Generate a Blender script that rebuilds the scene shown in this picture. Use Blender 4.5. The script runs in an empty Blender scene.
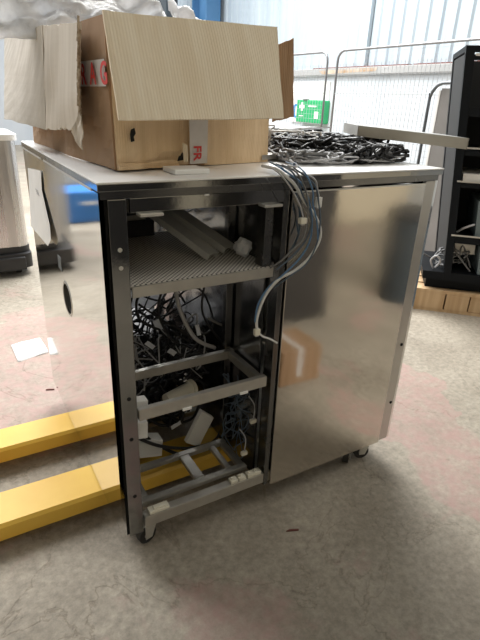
import bpy, bmesh, math, random
from mathutils import Vector, Matrix, noise
PI = math.pi
rnd = random.Random(7)
scene = bpy.context.scene
COL = scene.collection

# ------------------------------------------------------------------ camera
FL = 497.28
YAW, PITCH, ROLL = .5411, .4163, .0422
CAM = Vector((-.29029, -1.10099, 1.31824))
FWD = Vector((math.sin(YAW)*math.cos(PITCH), math.cos(YAW)*math.cos(PITCH), -math.sin(PITCH)))
_r = Vector((math.cos(YAW), -math.sin(YAW), 0)); _u = _r.cross(FWD)
RGT = _r*math.cos(ROLL)+_u*math.sin(ROLL); UPV = -_r*math.sin(ROLL)+_u*math.cos(ROLL)
cd = bpy.data.cameras.new('camera'); cam = bpy.data.objects.new('camera', cd); COL.objects.link(cam)
m = Matrix((RGT, UPV, -FWD)).transposed().to_4x4(); m.translation = CAM; cam.matrix_world = m
cd.sensor_fit = 'VERTICAL'; cd.sensor_height = 24; cd.lens = FL*24/640; cd.clip_start = .02; cd.clip_end = 200
scene.camera = cam

# ------------------------------------------------------------------ world, light, exposure
w = bpy.data.worlds.new('world'); scene.world = w; w.use_nodes = True
bg = w.node_tree.nodes['Background']; bg.inputs[0].default_value = (.93, .96, 1, 1); bg.inputs[1].default_value = .45
def area(name, loc, target, sx, sy, power, col=(1, 1, 1)):
    l = bpy.data.lights.new(name, 'AREA'); l.shape = 'RECTANGLE'; l.size = sx; l.size_y = sy; l.energy = power; l.color = col
    o = bpy.data.objects.new(name, l); COL.objects.link(o); o.location = loc
    o.rotation_euler = (Vector(target)-Vector(loc)).to_track_quat('-Z', 'Y').to_euler()
    return o
area('skylight', (2.6, 4.6, 5.2), (1.4, 2.9, 0), 3.6, 4.0, 640, (1, .99, .96))
area('skylight_far', (2.5, 9.5, 5.6), (3.0, 9.0, 0), 6, 4.5, 400, (1, 1, 1))
area('skylight_left', (-2.2, 5.2, 5.2), (-.9, 3.2, 0), 3.0, 3.6, 420, (1, .99, .97))
area('front_fill', (2.6, -1.8, 4.4), (2.2, -2.2, 0), 3.0, 1.5, 50, (1, .95, .86))  # fill lamp added to brighten the front, no roof opening above it
vs = scene.view_settings; vs.view_transform = 'Standard'; vs.look = 'None'; vs.gamma = 1; vs.use_curve_mapping = False; vs.exposure = 0.16

# ------------------------------------------------------------------ materials
def mat(name, base, rough=.5, metal=0, noise_amt=0, scale=10, col2=None, bump=0, bscale=None, stretch=None, spec=None, alpha=1, rough2=None):
    M = bpy.data.materials.new(name); M.use_nodes = True; nt = M.node_tree; N = nt.nodes; L = nt.links
    b = N['Principled BSDF']; b.inputs['Base Color'].default_value = (*base, 1); b.inputs['Roughness'].default_value = rough
    b.inputs['Metallic'].default_value = metal; b.inputs['Alpha'].default_value = alpha
    if spec is not None: b.inputs['Specular IOR Level'].default_value = spec
    tc = N.new('ShaderNodeTexCoord'); mp = N.new('ShaderNodeMapping'); L.new(tc.outputs['Object'], mp.inputs[0])
    if stretch: mp.inputs['Scale'].default_value = stretch
    nz = N.new('ShaderNodeTexNoise'); nz.inputs['Scale'].default_value = scale; nz.inputs['Detail'].default_value = 6; L.new(mp.outputs[0], nz.inputs[0])
    if col2:
        cr = N.new('ShaderNodeValToRGB'); cr.color_ramp.elements[0].position = .5-noise_amt; cr.color_ramp.elements[1].position = .5+noise_amt
        cr.color_ramp.elements[0].color = (*base, 1); cr.color_ramp.elements[1].color = (*col2, 1)
        L.new(nz.outputs['Fac'], cr.inputs[0]); L.new(cr.outputs[0], b.inputs['Base Color'])
    if rough2 is not None:
        mr = N.new('ShaderNodeMapRange'); mr.inputs[1].default_value = .35; mr.inputs[2].default_value = .65
        mr.inputs[3].default_value = rough; mr.inputs[4].default_value = rough2
        L.new(nz.outputs['Fac'], mr.inputs[0]); L.new(mr.outputs[0], b.inputs['Roughness'])
    if bump:
        n2 = N.new('ShaderNodeTexNoise'); n2.inputs['Scale'].default_value = bscale or scale; n2.inputs['Detail'].default_value = 5; L.new(mp.outputs[0], n2.inputs[0])
        bp = N.new('ShaderNodeBump'); bp.inputs['Strength'].default_value = bump; bp.inputs['Distance'].default_value = .01
        L.new(n2.outputs['Fac'], bp.inputs['Height']); L.new(bp.outputs[0], b.inputs['Normal'])
    return M

def wave_mat(name, base, col2, wscale, direction='X', rough=.7, bump=.4, metal=0, coord='Object', noise_col=None):
    M = bpy.data.materials.new(name); M.use_nodes = True; nt = M.node_tree; N = nt.nodes; L = nt.links
    b = N['Principled BSDF']; b.inputs['Roughness'].default_value = rough; b.inputs['Metallic'].default_value = metal
    tc = N.new('ShaderNodeTexCoord'); wv = N.new('ShaderNodeTexWave'); wv.bands_direction = direction
    wv.inputs['Scale'].default_value = wscale; wv.inputs['Distortion'].default_value = .15; wv.inputs['Detail'].default_value = 2
    wv.inputs['Detail Scale'].default_value = .6
    L.new(tc.outputs[coord], wv.inputs[0])
    mp = N.new('ShaderNodeMapping'); L.new(tc.outputs[coord], mp.inputs[0]); mp.inputs['Scale'].default_value = {'X': (24, 3, 1), 'Y': (3, 24, 1)}[direction]
    nz = N.new('ShaderNodeTexNoise'); nz.inputs['Scale'].default_value = 1.5; nz.inputs['Detail'].default_value = 5; L.new(mp.outputs[0], nz.inputs[0])
    cr = N.new('ShaderNodeValToRGB'); cr.color_ramp.elements[0].position = .38; cr.color_ramp.elements[1].position = .66
    cr.color_ramp.elements[0].color = (*base, 1); cr.color_ramp.elements[1].color = (*col2, 1)
    L.new(nz.outputs['Fac'], cr.inputs[0]); L.new(cr.outputs[0], b.inputs['Base Color'])
    bp = N.new('ShaderNodeBump'); bp.inputs['Strength'].default_value = bump; bp.inputs['Distance'].default_value = .003
    L.new(wv.outputs['Fac'], bp.inputs['Height']); L.new(bp.outputs[0], b.inputs['Normal'])
    return M

def floor_mat():
    M = bpy.data.materials.new('concrete_floor'); M.use_nodes = True; nt = M.node_tree; N = nt.nodes; L = nt.links
    b = N['Principled BSDF']
    tc = N.new('ShaderNodeTexCoord')
    def nz(scale, detail=6, rough=.6, dist=0):
        n = N.new('ShaderNodeTexNoise'); n.inputs['Scale'].default_value = scale; n.inputs['Detail'].default_value = detail
        n.inputs['Roughness'].default_value = rough; n.inputs['Distortion'].default_value = dist; L.new(tc.outputs['Object'], n.inputs[0]); return n
    def ramp(src, p0, p1, c0, c1):
        r = N.new('ShaderNodeValToRGB'); r.color_ramp.elements[0].position = p0; r.color_ramp.elements[1].position = p1
        r.color_ramp.elements[0].color = (*c0, 1); r.color_ramp.elements[1].color = (*c1, 1); L.new(src, r.inputs[0]); return r
    def mix(f, a, bb, t='MIX'):
        x = N.new('ShaderNodeMix'); x.data_type = 'RGBA'; x.blend_type = t
        if isinstance(f, float): x.inputs[0].default_value = f
        else: L.new(f, x.inputs[0])
        L.new(a, x.inputs[6]); L.new(bb, x.inputs[7]); return x.outputs[2]
    big = nz(2.3, 8, .65); base = ramp(big.outputs[0], .35, .68, (.30, .265, .215), (.43, .39, .325))
    fine = nz(38, 8, .75); f2 = ramp(fine.outputs[0], .3, .7, (.60, .60, .59), (1.16, 1.14, 1.12))
    c = mix(1.0, base.outputs[0], f2.outputs[0], 'MULTIPLY')
    # worn red paint patches
    pk = nz(1.15, 9, .62, .4); pm = ramp(pk.outputs[0], .555, .60, (0, 0, 0), (1, 1, 1))
    for cx_, cy_, rr_ in ((1.42, .50, .42), (-.12, 1.12, .40), (.12, 1.75, .28)):
        vd = N.new('ShaderNodeVectorMath'); vd.operation = 'DISTANCE'; vd.inputs[1].default_value = (cx_, cy_, 0); L.new(tc.outputs['Object'], vd.inputs[0])
        wn = N.new('ShaderNodeMath'); wn.operation = 'MULTIPLY_ADD'; wn.inputs[1].default_value = -.9; L.new(pk.outputs[0], wn.inputs[0]); L.new(vd.outputs['Value'], wn.inputs[2])
        rm = ramp(wn.outputs[0], rr_-.5, rr_-.44, (1, 1, 1), (0, 0, 0)); lg_ = N.new('ShaderNodeMix'); lg_.data_type = 'RGBA'; lg_.blend_type = 'LIGHTEN'; lg_.inputs[0].default_value = 1
        L.new(pm if not hasattr(pm, 'outputs') else pm.outputs[0], lg_.inputs[6]); L.new(rm.outputs[0], lg_.inputs[7]); pm = lg_.outputs[2]
    pn = nz(14, 6, .7); pm2 = ramp(pn.outputs[0], .42, .6, (.35, .35, .35), (1, 1, 1))
    mask = mix(1.0, pm, pm2.outputs[0], 'MULTIPLY')
    red = N.new('ShaderNodeRGB'); red.outputs[0].default_value = (.40, .255, .23, 1)
    mm = N.new('ShaderNodeMath'); mm.operation = 'MULTIPLY'; mm.inputs[1].default_value = .75; L.new(mask, mm.inputs[0])
    c = mix(mm.outputs[0], c, red.outputs[0])
    # cracks: thin zero lines of a warped noise
    ck = nz(1.3, 7, .55, .8); s = N.new('ShaderNodeMath'); s.operation = 'SUBTRACT'; s.inputs[1].default_value = .5; L.new(ck.outputs[0], s.inputs[0])
    a = N.new('ShaderNodeMath'); a.operation = 'ABSOLUTE'; L.new(s.outputs[0], a.inputs[0])
    cm = ramp(a.outputs[0], .0, .0045, (.78, .76, .74), (1, 1, 1)); c = mix(1.0, c, cm.outputs[0], 'MULTIPLY')
    st = nz(7, 8, .8); sm = ramp(st.outputs[0], .28, .36, (.6, .58, .56), (1, 1, 1)); c = mix(1.0, c, sm.outputs[0], 'MULTIPLY')
    L.new(c, b.inputs['Base Color']); b.inputs['Roughness'].default_value = .62; b.inputs['Specular IOR Level'].default_value = .35
    bn = nz(16, 10, .7); ad = N.new('ShaderNodeMath'); ad.operation = 'ADD'; L.new(bn.outputs[0], ad.inputs[0]); L.new(cm.outputs[0], ad.inputs[1])
    bp = N.new('ShaderNodeBump'); bp.inputs['Strength'].default_value = .5; bp.inputs['Distance'].default_value = .012
    L.new(ad.outputs[0], bp.inputs['Height']); L.new(bp.outputs[0], b.inputs['Normal'])
    return M

def clad_mat(name, c1, c2, wscale, axis):
    M = bpy.data.materials.new(name); M.use_nodes = True; nt = M.node_tree; N = nt.nodes; L = nt.links
    b = N['Principled BSDF']; b.inputs['Roughness'].default_value = .5
    tc = N.new('ShaderNodeTexCoord'); mp = N.new('ShaderNodeMapping'); mp.inputs['Scale'].default_value = (1.5, 1.5, .12)
    L.new(tc.outputs['Object'], mp.inputs[0]); nz = N.new('ShaderNodeTexNoise'); nz.inputs['Scale'].default_value = 2; nz.inputs['Detail'].default_value = 5
    L.new(mp.outputs[0], nz.inputs[0]); cr = N.new('ShaderNodeValToRGB'); cr.color_ramp.elements[0].position = .35; cr.color_ramp.elements[1].position = .65
    cr.color_ramp.elements[0].color = (*c1, 1); cr.color_ramp.elements[1].color = (*c2, 1); L.new(nz.outputs[0], cr.inputs[0]); L.new(cr.outputs[0], b.inputs['Base Color'])
    return M

MT = dict(
    floor=floor_mat(),
    mirror=mat('polished_stainless', (.80, .79, .77), .045, 1, scale=3, bump=.05, bscale=2.2, rough2=.09),
    brushed=mat('brushed_stainless', (.62, .58, .52), .06, 1, scale=3, bump=.12, bscale=2.5, rough2=.13),
    chrome=mat('chrome_darkened', (.30, .30, .295), .05, 1, scale=5, bump=.10, bscale=6, rough2=.12),  # base darkened in place of dark surroundings the post would mirror
    post=mat('stainless_frame', (.50, .48, .45), .28, 1, scale=8, bump=.05, bscale=6, rough2=.38),
    rim=mat('worktop_glare_steel', (.90, .90, .89), .40, .25, scale=20, rough2=.4),  # near-white base holds the bright surroundings the steel top would mirror
    dark=mat('dark_chrome', (.20, .20, .20), .18, 1, scale=6, rough2=.3),
    galv=mat('galvanised_bar', (.58, .56, .51), .42, .75, .2, 20, (.48, .46, .42)),
    railsteel=mat('channel_steel', (.62, .62, .60), .4, .3, .2, 20, (.54, .54, .52)),
    traysteel=mat('tray_steel', (.50, .49, .46), .35, .5, .2, 10, (.42, .41, .38)),
    galvd=mat('dark_galvanised_bar', (.42, .405, .37), .40, .7, .2, 20, (.33, .32, .29)),  # same galvanised steel in a darker tone
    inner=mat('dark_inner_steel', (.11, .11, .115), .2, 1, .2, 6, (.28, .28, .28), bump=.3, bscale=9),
    zinc=mat('zinc_fitting', (.75, .74, .7), .35, .8),
    black=mat('black_plastic', (.018, .018, .02), .45, 0, .2, 12, (.03, .03, .032)),
    rubber=mat('rubber', (.03, .03, .03), .7),
    hole=mat('hole_black', (.004, .004, .004), .9),
    yellow=mat('yellow_paint', (.86, .56, .09), .42, 0, .22, 7, (.78, .47, .06), bump=.06, bscale=12),
    card=wave_mat('brown_shaded_cardboard', (.30, .185, .10), (.38, .24, .14), 50, 'X', .85, .4),  # shade of the unlit left wall is put into this darker brown
    cardin=wave_mat('cardboard_liner', (.76, .65, .49), (.83, .74, .59), 40, 'X', .85, .35),
    cardgrey=wave_mat('aged_cardboard', (.55, .49, .41), (.66, .60, .52), 40, 'Y', .85, .4),
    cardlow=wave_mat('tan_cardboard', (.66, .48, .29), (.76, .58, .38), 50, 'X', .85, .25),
    cardcrease=mat('creased_cardboard', (.52, .47, .40), .9, 0, .15, 9, (.64, .59, .52), stretch=(3, 3, .4), bump=.4, bscale=8),
    cardedge=mat('torn_cardboard', (.55, .47, .36), .95, 0, .15, 120, (.32, .24, .16)),
    paper=mat('white_paper', (.80, .80, .79), .8, 0, .2, 15, (.74, .74, .73), bump=.1, bscale=20),
    tape=mat('white_tape', (.62, .59, .56), .35, 0, .2, 30, (.54, .51, .48)),
    ink=mat('red_ink', (.62, .045, .04), .6),
    wrap=mat('bubble_wrap', (.88, .89, .90), .28, 0, .12, 40, (.78, .79, .81), bump=1.0, bscale=45, spec=.6),
    film=mat('plastic_film', (.86, .87, .88), .25, 0, .15, 20, (.75, .76, .78), bump=.6, bscale=24),
    wall=clad_mat('white_cladding', (.36, .43, .49), (.45, .52, .57), 1, 'Y'),
    wallb=clad_mat('white_board', (.52, .57, .62), (.60, .64, .68), 1, 'Y'),
    wallg=mat('grey_cladding', (.30, .33, .36), .6, 0, .2, 1, (.36, .39, .42)),
    wallw=mat('beige_wall', (.58, .50, .36), .7, 0, .2, .6, (.66, .58, .44)),
    lockerm=mat('locker_black', (.03, .027, .024), .6),
    railm=mat('grey_rail_paint', (.30, .31, .31), .6, 0, .2, 2.2, (.36, .36, .36)),
    rust=mat('brown_stain', (.34, .23, .14), .9, 0, .15, 8, (.50, .42, .34)),
    redline=mat('dark_red_edge', (.16, .06, .05), .8),
    blue=mat('blue_paint', (.05, .16, .32), .5, 0, .2, 3, (.08, .20, .38)),
    bluecrate=mat('blue_plastic', (.03, .22, .62), .45, 0, .2, 5, (.02, .16, .5)),
    greysteel=mat('grey_steel', (.06, .075, .085), .5),
    cage=mat('cage_steel', (.26, .26, .27), .35, .5),
    cagedark=mat('dark_tube', (.13, .14, .15), .4, .6),
    mesh=mat('white_wire', (.42, .44, .46), .5),
    beige=mat('grey_beige_board', (.17, .16, .15), .7, 0, .2, 4, (.21, .20, .19)),
    green=mat('green_plastic', (.02, .36, .13), .4),
    sign=mat('blue_sign', (.03, .22, .55), .5),
    white=mat('white_plastic', (.78, .78, .76), .45),
    offwhite=mat('ivory_plastic', (.72, .69, .58), .45),
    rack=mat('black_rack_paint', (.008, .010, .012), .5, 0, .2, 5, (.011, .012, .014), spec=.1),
    rackpanel=mat('charcoal_panel', (.009, .010, .012), .7),
    instr=mat('grey_green_enamel', (.14, .18, .19), .5, 0, .2, 4, (.18, .22, .23)),
    instrd=mat('instrument_dark', (.05, .06, .065), .4),
    whiteb=mat('white_shelf_board', (.72, .71, .67), .6, 0, .2, 9, (.60, .58, .54)),
    wood=wave_mat('pallet_wood', (.46, .30, .16), (.58, .41, .24), 6, 'Y', .8, .3),
    smoke=mat('steel_machine', (.62, .61, .60), .22, .95, .2, 3, (.5, .49, .48), stretch=(6, 6, .3), rough2=.4),
    cabk=mat('cable_black', (.012, .012, .013), .45),
    cagr=mat('cable_grey', (.17, .17, .17), .5),
    calt=mat('cable_light_grey', (.42, .42, .43), .45),
    cabl=mat('cable_blue', (.09, .19, .34), .45),
    cawh=mat('cable_white', (.66, .66, .64), .45),
    cadb=mat('cable_slate', (.07, .10, .14), .45),
    redcard=mat('red_brown_card', (.22, .05, .03), .8),
)
for k_ in ('wrap', 'film'):
    nt = MT[k_].node_tree; b = nt.nodes['Principled BSDF']; tl = nt.nodes.new('ShaderNodeBsdfTranslucent'); tl.inputs[0].default_value = (.92, .93, .95, 1)
    mx = nt.nodes.new('ShaderNodeMixShader'); mx.inputs[0].default_value = .45; nt.links.new(b.outputs[0], mx.inputs[1]); nt.links.new(tl.outputs[0], mx.inputs[2])
    nt.links.new(mx.outputs[0], nt.nodes['Material Output'].inputs[0])
def perforated():
    M = MT['perf'] = mat('perforated_steel', (.33, .32, .30), .5, .15); nt = M.node_tree; N = nt.nodes; L = nt.links; b = N['Principled BSDF']
    tc = N.new('ShaderNodeTexCoord'); mp = N.new('ShaderNodeMapping'); mp.inputs['Scale'].default_value = (100, 100, 100); mp.inputs['Rotation'].default_value = (0, 0, .785)
    L.new(tc.outputs['Object'], mp.inputs[0]); v = N.new('ShaderNodeTexVoronoi'); v.inputs['Randomness'].default_value = 0; v.inputs['Scale'].default_value = 1
    L.new(mp.outputs[0], v.inputs[0]); r = N.new('ShaderNodeValToRGB'); r.color_ramp.elements[0].position = .26; r.color_ramp.elements[1].position = .36
    r.color_ramp.elements[0].color = (.03, .03, .03, 1); r.color_ramp.elements[1].color = (.78, .75, .69, 1); L.new(v.outputs['Distance'], r.inputs[0]); L.new(r.outputs[0], b.inputs['Base Color'])
perforated()

# ------------------------------------------------------------------ helpers
def at(px, py, axis, val):
    """point where the sight line through a pixel meets the plane axis=val"""
    d = RGT*(px-240)/FL+UPV*(320-py)/FL+FWD
    t = (val-CAM[axis])/d[axis]
    return CAM+d*t
def new_bm(): return bmesh.new()
def add_box(bm, lo, hi, bevel=0):
    lo = Vector(lo); hi = Vector(hi); c = (lo+hi)/2; s = hi-lo
    r = bmesh.ops.create_cube(bm, size=1, matrix=Matrix.Translation(c) @ Matrix.Diagonal((*s, 1)))
    if bevel:
        es = list({e for v in r['verts'] for e in v.link_edges}); bmesh.ops.bevel(bm, geom=es, offset=bevel, segments=2, affect='EDGES', profile=.6)
    return bm
def add_bar(bm, a, b, wd, ht, up=(0, 0, 1), bevel=0):
    """box bar from a to b, width wd across, height ht along up"""
    a = Vector(a); b = Vector(b); x = (b-a).normalized(); y = Vector(up).cross(x).normalized(); z = x.cross(y)
    M = Matrix((x, y, z)).transposed().to_4x4(); M.translation = (a+b)/2
    r = bmesh.ops.create_cube(bm, size=1, matrix=M @ Matrix.Diagonal(((b-a).length, wd, ht, 1)))
    if bevel:
        es = list({e for v in r['verts'] for e in v.link_edges}); bmesh.ops.bevel(bm, geom=es, offset=bevel, segments=2, affect='EDGES')
    return bm
def add_cyl(bm, a, b, r, seg=16, r2=None):
    a = Vector(a); b = Vector(b); q = (b-a).to_track_quat('Z', 'Y').to_matrix().to_4x4(); q.translation = (a+b)/2
    bmesh.ops.create_cone(bm, cap_ends=True, segments=seg, radius1=r, radius2=r if r2 is None else r2, depth=(b-a).length, matrix=q); return bm
def spline(pts, n=8, closed=False):
    P = [Vector(p) for p in pts]; out = []
    for i in range(len(P)-1):
        p0 = P[max(i-1, 0)]; p1 = P[i]; p2 = P[i+1]; p3 = P[min(i+2, len(P)-1)]
        for k in range(n):
            t = k/n; out.append(.5*((2*p1)+(-p0+p2)*t+(2*p0-5*p1+4*p2-p3)*t*t+(-p0+3*p1-3*p2+p3)*t*t*t))
    out.append(P[-1]); return out
def add_tube(bm, pts, r, seg=6, smooth=6):
    P = spline(pts, smooth) if smooth > 1 and len(pts) > 2 else [Vector(p) for p in pts]
    rings = []; up = Vector((.3, .2, 1)).normalized()
    for i, p in enumerate(P):
        t = (P[min(i+1, len(P)-1)]-P[max(i-1, 0)])
        if t.length < 1e-7: t = Vector((0, 0, 1))
        t.normalize(); n = up-t*up.dot(t)
        if n.length < 1e-3: n = t.orthogonal()
        n.normalize(); up = n; bb = t.cross(n)
        rings.append([bm.verts.new(p+(n*math.cos(2*PI*k/seg)+bb*math.sin(2*PI*k/seg))*r) for k in range(seg)])
    for a, b in zip(rings, rings[1:]):
        for k in range(seg): bm.faces.new((a[k], a[(k+1) % seg], b[(k+1) % seg], b[k]))
    bm.faces.new(rings[0][::-1]); bm.faces.new(rings[-1]); return bm
def add_sheet(bm, corners, thick, nu=8, nv=8, wob=0, seed=0, ragged=0, pin=False):
    """thick sheet from 4 corners (a,b,c,d) with slight warps"""
    a, b, c, d = [Vector(p) for p in corners]; nrm = (b-a).cross(d-a).normalized(); g = [[], []]
    for s, off in ((0, 0), (1, thick)):
        for j in range(nv+1):
            row = []
            for i in range(nu+1):
                u = i/nu; v = j/nv; p = (a*(1-u)+b*u)*(1-v)+(d*(1-u)+c*u)*v
                p = p+nrm*(off+wob*(math.sin(PI*u)**.6*1.3 if pin and 0 < u < 1 else (0 if pin else 1))*noise.noise(Vector((u*2.5+seed, v*2.5, seed*1.7))))
                if pin and 0 < u < 1: p = p+nrm*(wob*1.1*(1-v)**1.5*min(1, v*8)*(noise.noise(Vector((u*9+seed, v*6, 2)))+.25))
                if ragged and (i in (0, nu) or j in (0, nv)):
                    cc = (a+b+c+d)/4; q = noise.noise(Vector((u*9+seed, v*9, 3)))
                    p = p+(cc-p).normalized()*ragged*abs(q)*1.6
                row.append(bm.verts.new(p))
            g[s].append(row)
    for s in (0, 1):
        for j in range(nv):
            for i in range(nu):
                f = (g[s][j][i], g[s][j][i+1], g[s][j+1][i+1], g[s][j+1][i])
                bm.faces.new(f[::-1] if s == 0 else f)
    def rim(A, B):
        for k in range(len(A)-1): bm.faces.new((A[k], A[k+1], B[k+1], B[k]))
    rim(g[0][0], g[1][0]); rim(g[1][-1], g[0][-1]); rim([r[0] for r in g[1]], [r[0] for r in g[0]]); rim([r[-1] for r in g[0]], [r[-1] for r in g[1]])
    return bm
def add_prism(bm, pts, ext):
    """extrude a closed polygon (3-D points) by vector ext"""
    ext = Vector(ext); A = [bm.verts.new(Vector(p)) for p in pts]; B = [bm.verts.new(Vector(p)+ext) for p in pts]
    bm.faces.new(A[::-1]); bm.faces.new(B)
    for i in range(len(A)): j = (i+1) % len(A); bm.faces.new((A[i], A[j], B[j], B[i]))
    return bm
def obj(name, bm, m, parent=None, smooth=False):
    bmesh.ops.recalc_face_normals(bm, faces=bm.faces)
    me = bpy.data.meshes.new(name); bm.to_mesh(me); bm.free()
    me.materials.append(MT[m] if isinstance(m, str) else m)
    if smooth:
        for p in me.polygons: p.use_smooth = True
    o = bpy.data.objects.new(name, me); COL.objects.link(o)
    if parent:
        o.parent = parent; o.matrix_parent_inverse = world_of(parent).inverted()
    return o
def world_of(o):
    m = o.matrix_basis.copy(); p = o
    while p.parent:
        m = p.parent.matrix_basis @ p.matrix_parent_inverse @ m if False else (p.parent.matrix_basis @ p.matrix_parent_inverse @ m); p = p.parent
    return m
def tag(o, label=None, cat=None, group=None, kind=None):
    if label: o['label'] = label
    if cat: o['category'] = cat
    if group: o['group'] = group
    if kind: o['kind'] = kind
    return o
def thing(name, label, cat, loc=(0, 0, 0), group=None):
    o = bpy.data.objects.new(name, None); COL.objects.link(o); o.location = loc; o.empty_display_size = .05
    return tag(o, label, cat, group)
def struct(name, bm, m): return tag(obj(name, bm, m), kind='structure')
def text_bm(s, size, M, thick=.0006):
    c = bpy.data.curves.new('lettering', 'FONT'); c.body = s; c.size = size; c.extrude = thick/2; c.align_x = 'LEFT'; c.offset = size*.018
    o = bpy.data.objects.new('lettering', c); COL.objects.link(o); bpy.context.view_layer.update()
    me = bpy.data.meshes.new_from_object(o); COL.objects.unlink(o); bpy.data.objects.remove(o)
    bm = new_bm(); bm.from_mesh(me); bmesh.ops.transform(bm, matrix=M, verts=bm.verts); return bm
def frame_m(origin, x, y):
    x = Vector(x).normalized(); y = Vector(y); y = (y-x*y.dot(x)).normalized(); z = x.cross(y)
    M = Matrix((x, y, z)).transposed().to_4x4(); M.translation = Vector(origin); return M

# ================================================================== SETTING
bm = new_bm(); add_box(bm, (-7, -3.6, -.1), (5.2, 14, 0)); struct('floor', bm, 'floor')
def corrug(x0, y0, y1, z0, z1, depth=.022, pitch=.2):
    bm = new_bm(); pts = []; y = y0
    while y < y1:
        for dy, dx in ((0, 0), (.11, 0), (.135, depth), (.175, depth)):
            if y+dy*pitch/.2 <= y1: pts.append((x0+dx, y+dy*pitch/.2))
        y += pitch
    pts.append((x0, y1)); lo = [bm.verts.new((x, y, z0)) for x, y in pts]; hi = [bm.verts.new((x, y, z1)) for x, y in pts]
    for i in range(len(pts)-1): bm.faces.new((lo[i], lo[i+1], hi[i+1], hi[i]))
    return bm
struct('wall_right', corrug(5.0, -3.5, 14, 1.7, 4.6), 'wall')
bm = new_bm(); add_box(bm, (4.96, -3.5, 0), (5.04, 14, 1.71)); struct('trim_1', bm, 'wallb')
bm = new_bm(); add_box(bm, (4.90, -3.5, 1.70), (4.998, 14, 1.79), .008); struct('trim_2', bm, 'railm')
bm = new_bm(); add_sheet(bm, [(4.8985, 5.45, 1.715), (4.8985, 4.35, 1.735), (4.8985, 4.30, 1.775), (4.8985, 5.55, 1.765)], .001, 14, 3, 0, 5, .02); struct('trim_5', bm, 'rust')
bm = new_bm(); add_box(bm, (4.91, -3.5, 1.79), (4.998, 3.72, 1.803)); add_box(bm, (4.91, 3.82, 1.79), (4.998, 5.7, 1.803)); struct('trim_3', bm, 'redline')
bm = new_bm(); add_box(bm, (4.94, 4.62, 1.8), (4.998, 4.70, 4.6)); struct('trim_4', bm, 'wall')
bm = new_bm(); add_box(bm, (-7, 13.9, 0), (5, 14, 4.6)); struct('wall_back', bm, 'wallb')
bm = new_bm(); add_box(bm, (-7.1, -3.5, 0), (-7, 14, 4.6)); struct('wall_left', bm, 'wallg')
bm = new_bm(); add_box(bm, (-7, -3.6, 0), (5, -3.5, 4.2)); struct('wall_front', bm, 'wallw')
bm = new_bm(); add_box(bm, (-7, -3.5, 4.6), (5, 2.2, 4.7)); struct('sky_blocker_roof', bm, 'wallg')  # unseen part roof added to keep sky light off the foreground
# steel columns against the far wall
b_ = thing('steel_column', 'blue painted steel column against the white cladding above the big box', 'column', (4.75, 9.0, 0))
bm = new_bm(); add_box(bm, (4.6, 8.75, 0), (4.9, 8.79, 4.6)); add_box(bm, (4.6, 9.35, 0), (4.9, 9.39, 4.6)); add_box(bm, (4.74, 8.79, 0), (4.77, 9.35, 4.6)); obj('web', bm, 'blue', b_)
bm = new_bm(); add_box(bm, (4.55, 8.7, .0), (4.95, 9.44, .02)); obj('base_plate', bm, 'greysteel', b_)
b_ = thing('steel_column', 'dark grey steel column behind the big box, left of the blue one', 'column', (4.2, 9.4, 0))
bm = new_bm(); add_box(bm, (4.2, 9.75, 0), (4.45, 10.2, 4.6)); obj('web', bm, 'greysteel', b_)
bm = new_bm(); add_box(bm, (4.15, 9.7, 0), (4.5, 10.25, .02)); obj('base_plate', bm, 'greysteel', b_)

# ================================================================== CABINET
W, D, ZB, ZT = 1.096, 1.043, .099, 1.144
cab = thing('steel_cabinet', 'large stainless steel machine cabinet with open left bay and closed door', 'cabinet', (W/2, D/2, 0))
# left side panel with oval hand hole
def panel_with_hole():
    bm = new_bm(); cy, cz, a, b = .475, .705, .055, .050; n = 32
    y0, y1, z0, z1 = .004, D-.004, ZB, 1.12; rings = []
    for x in (-.001, .010):
        el = [bm.verts.new((x, cy+a*math.cos(2*PI*k/n), cz+b*math.sin(2*PI*k/n))) for k in range(n)]; rc = []
        for k in range(n):
            c, s = math.cos(2*PI*k/n), math.sin(2*PI*k/n); ty = (y1-cy if c > 0 else cy-y0)/max(abs(c), 1e-6); tz = (z1-cz if s > 0 else cz-z0)/max(abs(s), 1e-6)
            t = min(ty, tz); rc.append(bm.verts.new((x, cy+c*t, cz+s*t)))
        co = [bm.verts.new((x, yy, zz)) for yy, zz in ((y1, z1), (y0, z1), (y0, z0), (y1, z0))]
        for k in range(n):
            j = (k+1) % n; A, B = rc[k], rc[j]; mid = None
            if abs(A.co.y-B.co.y) > 1e-5 and abs(A.co.z-B.co.z) > 1e-5:
                for q in co:
                    if (abs(q.co.y-A.co.y) < 1e-5 or abs(q.co.z-A.co.z) < 1e-5) and (abs(q.co.y-B.co.y) < 1e-5 or abs(q.co.z-B.co.z) < 1e-5): mid = q
            bm.faces.new((el[k], A, mid, B, el[j]) if mid else (el[k], A, B, el[j]))
        rings.append((el, rc))
    for k in range(n):
        j = (k+1) % n; bm.faces.new((rings[0][0][k], rings[0][0][j], rings[1][0][j], rings[1][0][k]))
    return bm
sp = obj('side_panel', panel_with_hole(), 'mirror', cab)
bm = new_bm(); n = 32; rr = []
for x, s in ((-.002, 1.0), (-.003, 1.12), (-.001, 1.2)):
    rr.append([bm.verts.new((x,   .475+.055*s*math.cos(2*PI*k/n), .705+.050*s*math.sin(2*PI*k/n))) for k in range(n)])
for a, b in zip(rr, rr[1:]):
    for k in range(n): bm.faces.new((a[k], a[(k+1) % n], b[(k+1) % n], b[k]))
obj('hole_rim', bm, 'post', sp)
bm = new_bm(); add_box(bm, (.0105, .41, .63), (.05, .54, .78)); tag(obj('dark_hole_backing', bm, 'hole', sp), 'black backing for the dark inside of the oval hole')  # black box behind the cut-out stands for the unlit interior
bm = new_bm(); add_box(bm, (-.0022, .515, .785), (-.0012, .565, .83)); tag(obj('rating_plate', bm, 'greysteel', sp), 'small dark rating plate')
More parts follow.
